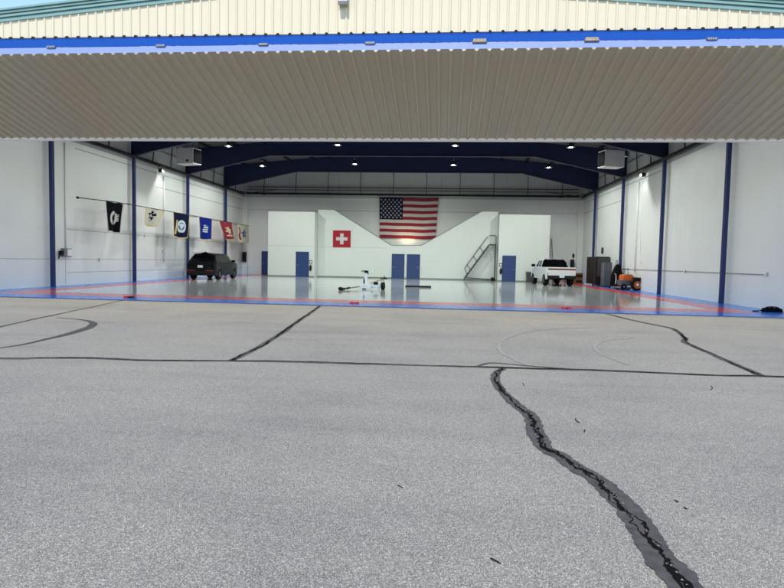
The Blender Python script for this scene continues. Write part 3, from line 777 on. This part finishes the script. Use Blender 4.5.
MB().box((-.62,-2.10,1.765),(.62,-1.72,1.80),'suv',.012).build('spoiler', suv)
MB().box((-.05,-1.66,1.80),(.05,-1.44,1.88),'plastic',.02).box((-.22,-1.68,1.795),(.22,-1.5,1.83),'plastic',.012).build('roof_antenna', suv)

# white pickup seen from behind
pk = thing('pickup_truck', 'white crew cab pickup with red rear light bar parked by the right wall', 'pickup', (7.83, 43.55, .012), R(4.0))
WY = (-1.75, 1.70); st = []
def pk_sec(y, w, zs, kind, zr=1.86, yo=(0,0,0)):
    za = arch(y, WY, .46, .48)
    if kind == 'bed': tail = [(w*.94,y,zs+.01),(w*.86,y,zs+.005),(w*.84,y,.82),(0,y,.82)]
    elif kind == 'cab': tail = [(w*.95,y+yo[0],zs+.03),(w*.80,y+yo[1],zr-.09),(w*.72,y+yo[2],zr-.01),(0,y+yo[2],zr+.02)]
    else: tail = [(w*.93,y,zs+.02),(w*.85,y,zs+.045),(w*.7,y,zs+.06),(0,y,zs+.07)]
    return [(0,y,.46),(w*.74,y,.46),(w*.985,y,za),(w,y,max(.86,za+.02)),(w*.98,y,zs)]+tail
bed = [-2.72,-2.5,-2.25,-2.2,-2.1,-2.0,-1.75,-1.5,-1.4,-1.3,-1.22,-.95,-.84]
for y in bed: st.append(pk_sec(y, .985 if y > -2.6 else .97, 1.30, 'bed'))
cab0 = len(st)
st.append(pk_sec(-.835,.985,1.30,'cab',1.84,(0,.20,.26)))
cab = [(-.70,(0,.18,.2)),(-.30,(0,0,0)),(.10,(0,0,0)),(.18,(0,0,0)),(.60,(0,0,0)),(.95,(0,-.3,-.36)),(1.10,(0,-.3,-.38))]
for y, yo in cab: st.append(pk_sec(y,.985,1.29,'cab',1.86,yo))
hood0 = len(st)
for y, w_, zs_ in ((1.22,.985,1.24),(1.26,.985,1.22),(1.4,.985,1.21),(1.7,.985,1.20),(2.0,.98,1.19),(2.14,.975,1.18),(2.2,.97,1.17),(2.5,.94,1.12),(2.68,.86,1.05)): st.append(pk_sec(y,w_,zs_,'hood'))
st.append([(0,p[1]+.03,p[2]) for p in st[-1]])
def pg(i, j):
    if j in (0, 1): return ('underbody', 'plastic')
    if j == 2: return ('body', 'pickup')
    if i == cab0-1 and j >= 5: return ('rear_window', 'glass')
    if j == 5 and cab0 < i < hood0-2 and i != cab0+3: return ('window', 'glass')
    if i == hood0-1 and j >= 5: return ('windscreen', 'glass')
    if i < cab0-1 and j >= 6: return ('bed_lining', 'plastic')
    return ('body', 'pickup')
car_loft(pk, st, None, pg)
for sx in (-1, 1):
    for y in WY: wheel(pk, sx*.85, y, .42, .28, sx)
    MB().box((sx*1.0-.03-(0 if sx>0 else .24), .86, 1.30), (sx*1.0-.03+(.28 if sx>0 else .04), 1.0, 1.50), 'plastic', .03).build('mirror', pk)
    MB().box((sx*.62-.12,-2.85,.50),(sx*.62+.12,-2.80,.58),'plastic',.01).build('tow_loop', pk)
MB().box((-.955,-2.77,.90),(.955,-2.69,1.31),'pickup',.012).build('tailgate', pk)
MB().box((-.93,-2.785,1.12),(.93,-2.771,1.225),'red_strip',.004).build('light_bar', pk)
MB().box((-.945,-2.83,.52),(.945,-2.68,.74),'plastic',.02).box((-.93,-2.80,.741),(.93,-2.69,.895),'pickup',.01).build('bumper', pk)
MB().box((-.17,-2.845,.60),(.17,-2.832,.76),'plate',.004).build('plate', pk)
MB().box((-.62,-.85,1.86),(-.54,-.4,1.885),'dark').box((.54,-.85,1.86),(.62,-.4,1.885),'dark').build('roof_rail', pk)

# ------------------------------------------------------------------ tug and tow bar on the floor
tg = thing('tug', 'small white walk behind aircraft tug with upright steering column on the grey floor', 'tug', (-4.02, 30.45, .012), R(-4))
MB().box((-.30,-.34,.07),(.33,.34,.30),'white',.02).build('chassis', tg)
MB().box((.331,-.22,.12),(.80,.24,.26),'white',.02).box((.40,-.16,.262),(.60,.18,.40),'plastic',.03).build('battery_box', tg)
MB().bar((.0,.0,.29),(-.07,.0,.90),.13,.11,'white').build('steering_column', tg)
MB().tube([(-.28,0,.95),(-.1,0,.97),(.1,0,.96)],.025,'plastic').box((-.12,-.07,.86),(.05,.07,.99),'plastic',.015).tube([(.05,0,.95),(.09,-.04,.80)],.03,'plastic').build('handlebar', tg)
for y in (-.22,.26): 
    MB().lathe([(.05,-.05),(.16,-.05),(.20,-.03),(.20,.03),(.16,.05),(.05,.05)],(0,0,0),0,'rubber',20).build('wheel', tg, (.86+.02,y,.20))
MB().box((.80,-.20,.14),(.94,.24,.34),'plastic',.03).build('drive_housing', tg)
for y in (-.25,.25): MB().lathe([(.02,-.03),(.07,-.03),(.08,0),(.07,.03),(.02,.03)],(0,0,0),0,'rubber',14).build('caster', tg, (-.12,y,.08))
MB().box((-.20,.12,.30),(-.06,.30,.55),'plastic',.03).build('seat_pad', tg)
tb = thing('tow_bar', 'long thin dull yellow tow bar lying behind the white tug', 'tow bar', (-5.05, 29.0, .012))
MB().tube([(.05,.12,.06),(.75,1.9,.15),(1.66,4.0,.49)],.032,'olive',8).build('tube', tb)
MB().tube([(-.05,-.12,.05),(.09,.22,.07)],.06,'plastic',8).tube([(-.10,-.2,.085),(-.03,-.05,.085)],.085,'plastic',8).tube([(.14,.34,.075),(.26,.66,.10)],.05,'plastic',8).build('tow_eye', tb)
MB().bar((1.50,4.0,.50),(1.86,4.03,.52),.09,.09,'dark').bar((1.70,4.0,.50),(1.71,4.0,.66),.05,.05,'dark').tube([(1.63,3.9,.48),(1.40,3.7,.02)],.018,'midsteel').tube([(1.63,4.05,.49),(1.65,4.5,.02)],.018,'midsteel').build('head', tb)
pl = thing('dark_plank', 'long flat dark strip lying on the grey floor before the twin blue doors', 'plank', (-1.47, 34.35, .012), R(1))
MB().box((-.76,-.09,0),(.76,.09,.10),'dark',.012).build('plank', pl)

# ------------------------------------------------------------------ chocks and bag on the painted border
def chock(loc, label, dark_end=False):
    t = thing('wheel_chock', label, 'chock', loc, R(8), group='red chocks on the painted border')
    for k, x in enumerate((-.095, .095)):
        MB().prism([(-.09,0),(.09,0),(.03,.055),(-.03,.055)], 0, x-.07, x+.07, 'plastic' if (dark_end and k == 1) else 'chockred').build('wedge', t)
    MB().tube([(-.04,0,.05),(0,-.07,.02),(.04,0,.05)],.012,'rubber').build('rope', t)
chock((-11.36,20.28,.012), 'red chock with one black end on the blue stripe at the left', True)
chock((-3.10,20.35,.012), 'red chock on the stripe straight in front of the tug')
chock((4.25,20.60,.012), 'red chock on the stripe in front of the pickup')
bg = thing('duffel_bag', 'black bag lying on the blue floor at the far right beside the wall', 'bag', (11.52,21.6,.012), R(-8))
s = MB(); prof = []
for k in range(13):
    t_ = k/12; x = -.34+.68*t_; e_ = (1-abs(2*t_-1)**4)**.5
    prof.append((x, 0.13*e_+.015, .15*e_+.02+.02*math.sin(k*2.3)))
vs = []; fs = []
for x, ry, rz2 in prof:
    for q in range(12):
        a_ = q/12*2*math.pi; vs.append((x, ry*math.copysign(abs(math.cos(a_))**.7, math.cos(a_)), rz2/2*(1+math.copysign(abs(math.sin(a_))**.7, math.sin(a_)))))
for i in range(12):
    for q in range(12): fs.append((i*12+q, i*12+(q+1)%12, i*12+12+(q+1)%12, i*12+12+q))
s.add(vs, fs, 'cloth_black', True); s.build('bag_body', bg)
MB().tube([(-.2,0,.15),(-.1,-.02,.185),(.1,-.02,.185),(.2,0,.15)],.016,'cloth_black').tube([(-.33,0,.06),(-.45,-.03,.02),(-.62,-.02,.015)],.018,'cloth_black').build('strap', bg)

# ------------------------------------------------------------------ rolling stairs and ladder
rs = thing('rolling_stairs', 'blue grey steel rolling stairs with handrails standing before the white partition', 'stairs', (3.0, 49.0, .012))
f = MB()
for y in (.15, .90):
    f.bar((-1.28,y,.12),(.72,y,3.0),.04,.08,'stair'); f.bar((.72,y,3.0),(1.30,y,3.0),.05,.06,'stair')
    f.bar((1.24,y,.15),(1.24,y,3.0),.05,.05,'stair'); f.bar((-1.20,y,.22),(1.24,y,.12),.05,.06,'stair')
f.bar((-1.28,.15,.12),(-1.28,.90,.12),.05,.05,'stair').bar((1.24,.15,.15),(1.24,.9,.15),.05,.05,'stair').bar((1.24,.15,1.6),(1.24,.9,1.6),.04,.04,'stair')
f.build('stair_frame', rs)
for k in range(1, 12):
    t_ = k/12; x = -1.28+2.0*t_; z = .12+2.88*t_
    MB().box((x-.10,.18,z-.02),(x+.12,.87,z+.02),'stair').build('step', rs)
MB().box((.72,.15,3.032),(1.30,.90,3.06),'stair').build('platform', rs)
for y in (.12, .93):
    h = MB(); h.tube([(-1.0,y,.45),(-1.25,y,.95),(-1.2,y,1.08),(.55,y,3.66),(.75,y,3.78),(1.20,y,3.78),(1.27,y,3.72),(1.27,y,3.0)],.018,'stair')
    for t_ in (.27,.52,.78): h.tube([(-1.28+2.0*t_,y,.12+2.88*t_),(-1.28+2.0*t_-.33,y,.12+2.88*t_+.42)],.014,'stair')
    h.build('handrail', rs)
for y in (.1, .95): MB().lathe([(.03,-.04),(.13,-.04),(.15,0),(.13,.04),(.03,.04)],(0,0,0),1,'rubber',18).build('wheel', rs, (1.10,y,.15))
ld = thing('step_ladder', 'tall ladder leaning on the back wall at the right side of the white room', 'ladder', (9.22, 51.3, .012))
f = MB()
for x in (-.20,.20): f.bar((x,0,0),(x*.8,B-51.3-.06,3.75),.05,.08,'ladder_or')
f.build('rail', ld)
for k in range(1, 13):
    t_ = k/13; MB().bar((-.19+.03*t_,(B-51.36)*t_,3.75*t_),(.19-.03*t_,(B-51.36)*t_,3.75*t_),.05,.03,'aluminium').build('rung', ld)

# ------------------------------------------------------------------ clutter along the right wall
cb = thing('cabinet', 'tall dark brown storage cabinet against the right wall', 'cabinet', (11.45, 45.2, .012))
MB().box((-.45,-1.7,.08),(.45,1.2,2.12),'cabinet',.01).box((-.40,-1.716,.70),(.44,-1.701,2.05),'cabgrey').build('carcass', cb)
for k in range(3): MB().box((-.475,-1.66+k*.96,.12),(-.452,-.76+k*.96,2.08),'cabinet',.006).build('cabinet_door', cb)
for y in (-1.5,-.6,.3,1.05):
    for x in (-.38,.38): MB().lathe([(0,0),(.035,0),(.035,.08),(0,.08)],(x,y,0),2,'galv',10).build('foot', cb)
fr_ = thing('locker', 'upright grey steel locker standing in front of the dark cabinet', 'locker', (11.50, 42.3, .012))
MB().box((-.38,-.38,.05),(.16,.38,1.70),'fridge',.02).build('carcass', fr_)
MB().box((-.405,-.36,.07),(-.382,.36,1.10),'fridge',.008).build('locker_door', fr_); MB().box((-.405,-.36,1.12),(-.382,.36,1.68),'fridge',.008).build('locker_door', fr_)
MB().box((-.36,-.36,0),(.14,.36,.049),'dark').build('plinth', fr_)
MB().bar((-.42,-.28,.7),(-.42,-.28,1.05),.02,.03,'silver').bar((-.42,-.28,1.2),(-.42,-.28,1.5),.02,.03,'silver').build('handle', fr_)
for k in range(5):
    bt = thing('bottle', 'small pale bottle in the floor row before the dark cabinet', 'bottle', (10.72+.0*k, 43.7+.5*k, .012), group='pale bottles lined up before the cabinet')
    MB().lathe([(0,0),(.03,0),(.035,.015),(.035,.09),(.014,.12),(.014,.15),(0,.15)],(0,0,0),2,'white',12).build('bottle_body', bt)
    MB().lathe([(0,.151),(.017,.151),(.017,.17),(0,.17)],(0,0,0),2,'dark',10).build('cap', bt)
# walk-behind machine under a black cover
sc = thing('covered_machine', 'machine under a black cloth cover with a bent silver handle by the right wall', 'machine', (11.52, 40.3, .012))
s = MB(); vs = []; fs = []; lev = [(0.10,.36,.46),(.35,.38,.48),(.75,.37,.45),(1.0,.33,.40),(1.2,.27,.33),(1.42,.20,.26),(1.56,.14,.16),(1.60,.03,.03)]
for k, (z, a_, b_) in enumerate(lev):
    for q in range(20):
        th = q/20*2*math.pi; rr = 1+.05*math.sin(th*5+k)+.03*math.sin(th*9+2*k)
        vs.append((a_*rr*math.cos(th)+.10*max(0,z-.9), b_*rr*math.sin(th), z))
for k in range(len(lev)-1):
    for q in range(20): fs.append((k*20+q, k*20+(q+1)%20, k*20+20+(q+1)%20, k*20+20+q))
s.add(vs, fs, 'cloth_black', True); s.build('cover', sc)
MB().tube([(-.30,-.55,.98),(-.24,-.60,.94),(-.20,-.58,.7),(-.20,-.56,.3),(-.22,-.58,.12)],.035,'silver').build('handle', sc)
MB().box((-.42,-.55,.04),(-.05,-.38,.12),'silver',.02).build('foot_plate', sc)
for x, y in ((-.38,-.5),(-.05,-.52),(-.35,.4),(.3,.4)): MB().lathe([(.01,-.025),(.05,-.025),(.06,0),(.05,.025),(.01,.025)],(0,0,0),0,'rubber',12).build('caster', sc, (x,y,.06))
# small orange tractor
tr = thing('tractor', 'small orange garden tractor with grey chassis and big black wheels by the right wall', 'tractor', (11.42, 37.55, .012), R(6))
h = MB(); h.prism([(-.40,.60),(.20,.60),(.22,.88),(.10,.98),(-.25,.97),(-.39,.88)], 1, -.30, .42, 'orange'); h.build('hood', tr)
MB().box((-.50,-.28,.28),(.40,.42,.615),'fridge',.03).build('chassis', tr)
MB().box((-.62,-.42,.10),(.15,.48,.20),'midsteel',.03).box((-.60,-.44,.201),(.10,-.30,.26),'white',.01).build('mower_deck', tr)
for (x, y, r0) in ((.30,-.62,.36),(.30,.62,.36)):
    o = MB().lathe([(r0*.55,-.12),(r0*.9,-.12),(r0,-.08),(r0,.08),(r0*.9,.12),(r0*.55,.12)],(0,0,0),1,'rubber',24).build('wheel', tr, (x,y,r0))
    MB().lathe([(0,-.10),(r0*.22,-.10),(r0*.25,-.07),(r0*.56,-.06),(r0*.58,-.125),(r0*.66,-.125)],(0,0,0),1,'orange',24).lathe([(0,-.13),(r0*.2,-.13),(r0*.22,-.10)],(0,0,0),1,'white',14).build('rim', o)
for (x, y) in ((-.42,-.42),(-.42,.5)): MB().lathe([(.06,-.08),(.17,-.08),(.2,-.04),(.2,.04),(.17,.08),(.06,.08)],(0,0,0),1,'rubber',20).build('wheel', tr, (x,y,.2))
MB().box((.05,-.78,.66),(.62,-.46,.80),'plastic',.05).box((.05,.46,.66),(.62,.78,.80),'plastic',.05).build('fender', tr)
MB().box((.42,-.2,.62),(.62,.3,.80),'plastic',.04).box((.60,-.2,.70),(.70,.3,1.02),'plastic',.04).build('seat', tr)
MB().tube([(.05,.05,.97),(.0,.05,1.2)],.02,'plastic').tube([(-.10,.05-.18,1.24),(-.02,.05-.17,1.30),(.03,.05,1.32),(-.02,.05+.17,1.30),(-.10,.05+.18,1.24)],.018,'plastic').build('steering_wheel', tr)
ht = thing('hand_truck', 'blue tubular hand truck standing against the right wall by a column', 'hand truck', (11.72, 41.25, .012))
MB().tube([(0,-.16,.1),(.05,-.16,1.75),(.05,-.16,1.86),(.05,.16,1.86),(.05,.16,1.75),(0,.16,.1)],.02,'doorblue').bar((.03,-.16,.6),(.03,.16,.6),.03,.03,'doorblue').bar((.04,-.16,1.25),(.04,.16,1.25),.03,.03,'doorblue').build('frame', ht)
MB().box((-.22,-.2,.02),(.0,.2,.035),'doorblue').build('toe_plate', ht)
for y in (-.22,.22): MB().lathe([(.02,-.025),(.11,-.025),(.12,0),(.11,.025),(.02,.025)],(0,0,0),1,'rubber',16).build('wheel', ht, (.04,y,.12))
bn = thing('storage_bin', 'low grey lidded bin on the floor just left of the pickup', 'bin', (7.15, 50.0-1.35, .012))
MB().prism([(-.36,0),(.36,0),(.42,.80),(-.42,.80)], 1, -.3, .3, 'cabgrey').build('bin_body', bn); MB().box((-.44,-.33,.801),(.44,.33,.86),'midsteel',.015).build('lid', bn)
cr = thing('crate_stack', 'stack of dull yellow crates in the corner behind the pickup', 'crates', (10.55, 47.2, .012))
for k in range(2):
    MB().box((-.3,-.3,k*.43),(.3,.3,k*.43+.42),'yellow',.02).box((-.24,-.306,k*.43+.1),(.24,-.301,k*.43+.3),'cabinet').build('crate', cr)
st_ = thing('pedestal_fan', 'black pedestal fan on a thin pole behind the pickup', 'fan', (10.12, 47.2, .012))
MB().lathe([(0,0),(.24,0),(.24,.03),(.04,.06),(0,.06)],(0,0,0),2,'plastic',20).build('base', st_)
MB().tube([(0,0,.06),(0,0,2.05)],.022,'plastic').build('pole', st_)
MB().lathe([(0,-.09),(.10,-.09),(.17,-.05),(.18,0),(.15,.05),(0,.08)],(0,-.06,2.20),0,'plastic',20).build('fan_head', st_)
sh = thing('steel_shelf', 'dark low steel shelf unit behind the white pickup', 'shelf', (9.6, 49.9, .012))
f = MB()
for x in (-.5,.5):
    for y in (-.22,.22): f.box((x-.02,y-.02,0),(x+.02,y+.02,1.7),'dark')
f.build('post', sh)
for z in (.15,.65,1.15,1.66): MB().box((-.52,-.24,z),(.52,.24,z+.03),'dark').build('shelf_board', sh)
for k, (x, z) in enumerate(((-.3,.18),(.05,.18),(.32,.68),(-.25,.68),(0,1.18),(.3,1.18))):
    bxx = thing('carton', 'dark carton on the steel shelf behind the pickup', 'carton', (9.6+x, 49.9, z+.012), group='cartons on the steel shelf')
    MB().box((-.13,-.17,0),(.13,.17,.34),'cabinet',.01).build('carton_body', bxx); MB().box((-.025,-.172,.1),(.025,-.1702,.341),'cabgrey').build('tape', bxx)

# ------------------------------------------------------------------ sky, sun, camera
w = bpy.data.worlds.new('World'); scn.world = w; w.use_nodes = True
nt = w.node_tree; bgd = nt.nodes['Background']; sky = nt.nodes.new('ShaderNodeTexSky')
sky.sky_type = 'NISHITA'; sky.sun_disc = False
EL, AZ = R(55.5), R(187)
sky.sun_elevation = EL; sky.sun_rotation = AZ; sky.air_density = 1.0; sky.dust_density = .25; sky.ozone_density = 2.2
nt.links.new(sky.outputs['Color'], bgd.inputs['Color']); bgd.inputs['Strength'].default_value = .15
sl = bpy.data.lights.new('sun', 'SUN'); sl.energy = 3.0; sl.angle = R(.5); sl.color = (1, .95, .88)
so = bpy.data.objects.new('sun', sl); col.objects.link(so)
sd = Vector((math.sin(AZ)*math.cos(EL), math.cos(AZ)*math.cos(EL), math.sin(EL)))
so.rotation_euler = (-sd).to_track_quat('-Z', 'Y').to_euler(); so.location = sd*60

cam = bpy.data.cameras.new('camera'); co = bpy.data.objects.new('camera', cam); col.objects.link(co)
F, P_, Yw, Rl = 585.2718, .0571, .0873, .0201
cam.sensor_fit = 'HORIZONTAL'; cam.sensor_width = 36; cam.lens = 36*F/784; cam.clip_end = 2000; cam.clip_start = .05
fw = Vector((-math.sin(Yw)*math.cos(P_), math.cos(Yw)*math.cos(P_), -math.sin(P_))); rt = Vector((math.cos(Yw), math.sin(Yw), 0)); up = rt.cross(fw)
RT = rt*math.cos(Rl)+up*math.sin(Rl); UP = -rt*math.sin(Rl)+up*math.cos(Rl)
m4 = Matrix((RT, UP, -fw)).transposed().to_4x4(); m4.translation = Vector((0,0,1.55)); co.matrix_world = m4
scn.camera = co
vs_ = scn.view_settings; scn.display_settings.display_device = 'sRGB'
vs_.view_transform = 'Standard'; vs_.look = 'None'; vs_.gamma = 1; vs_.use_curve_mapping = False; vs_.exposure = 1.12
scn.render.engine = 'CYCLES'
scn.cycles.max_bounces = 10; scn.cycles.diffuse_bounces = 6; scn.cycles.use_denoising = True
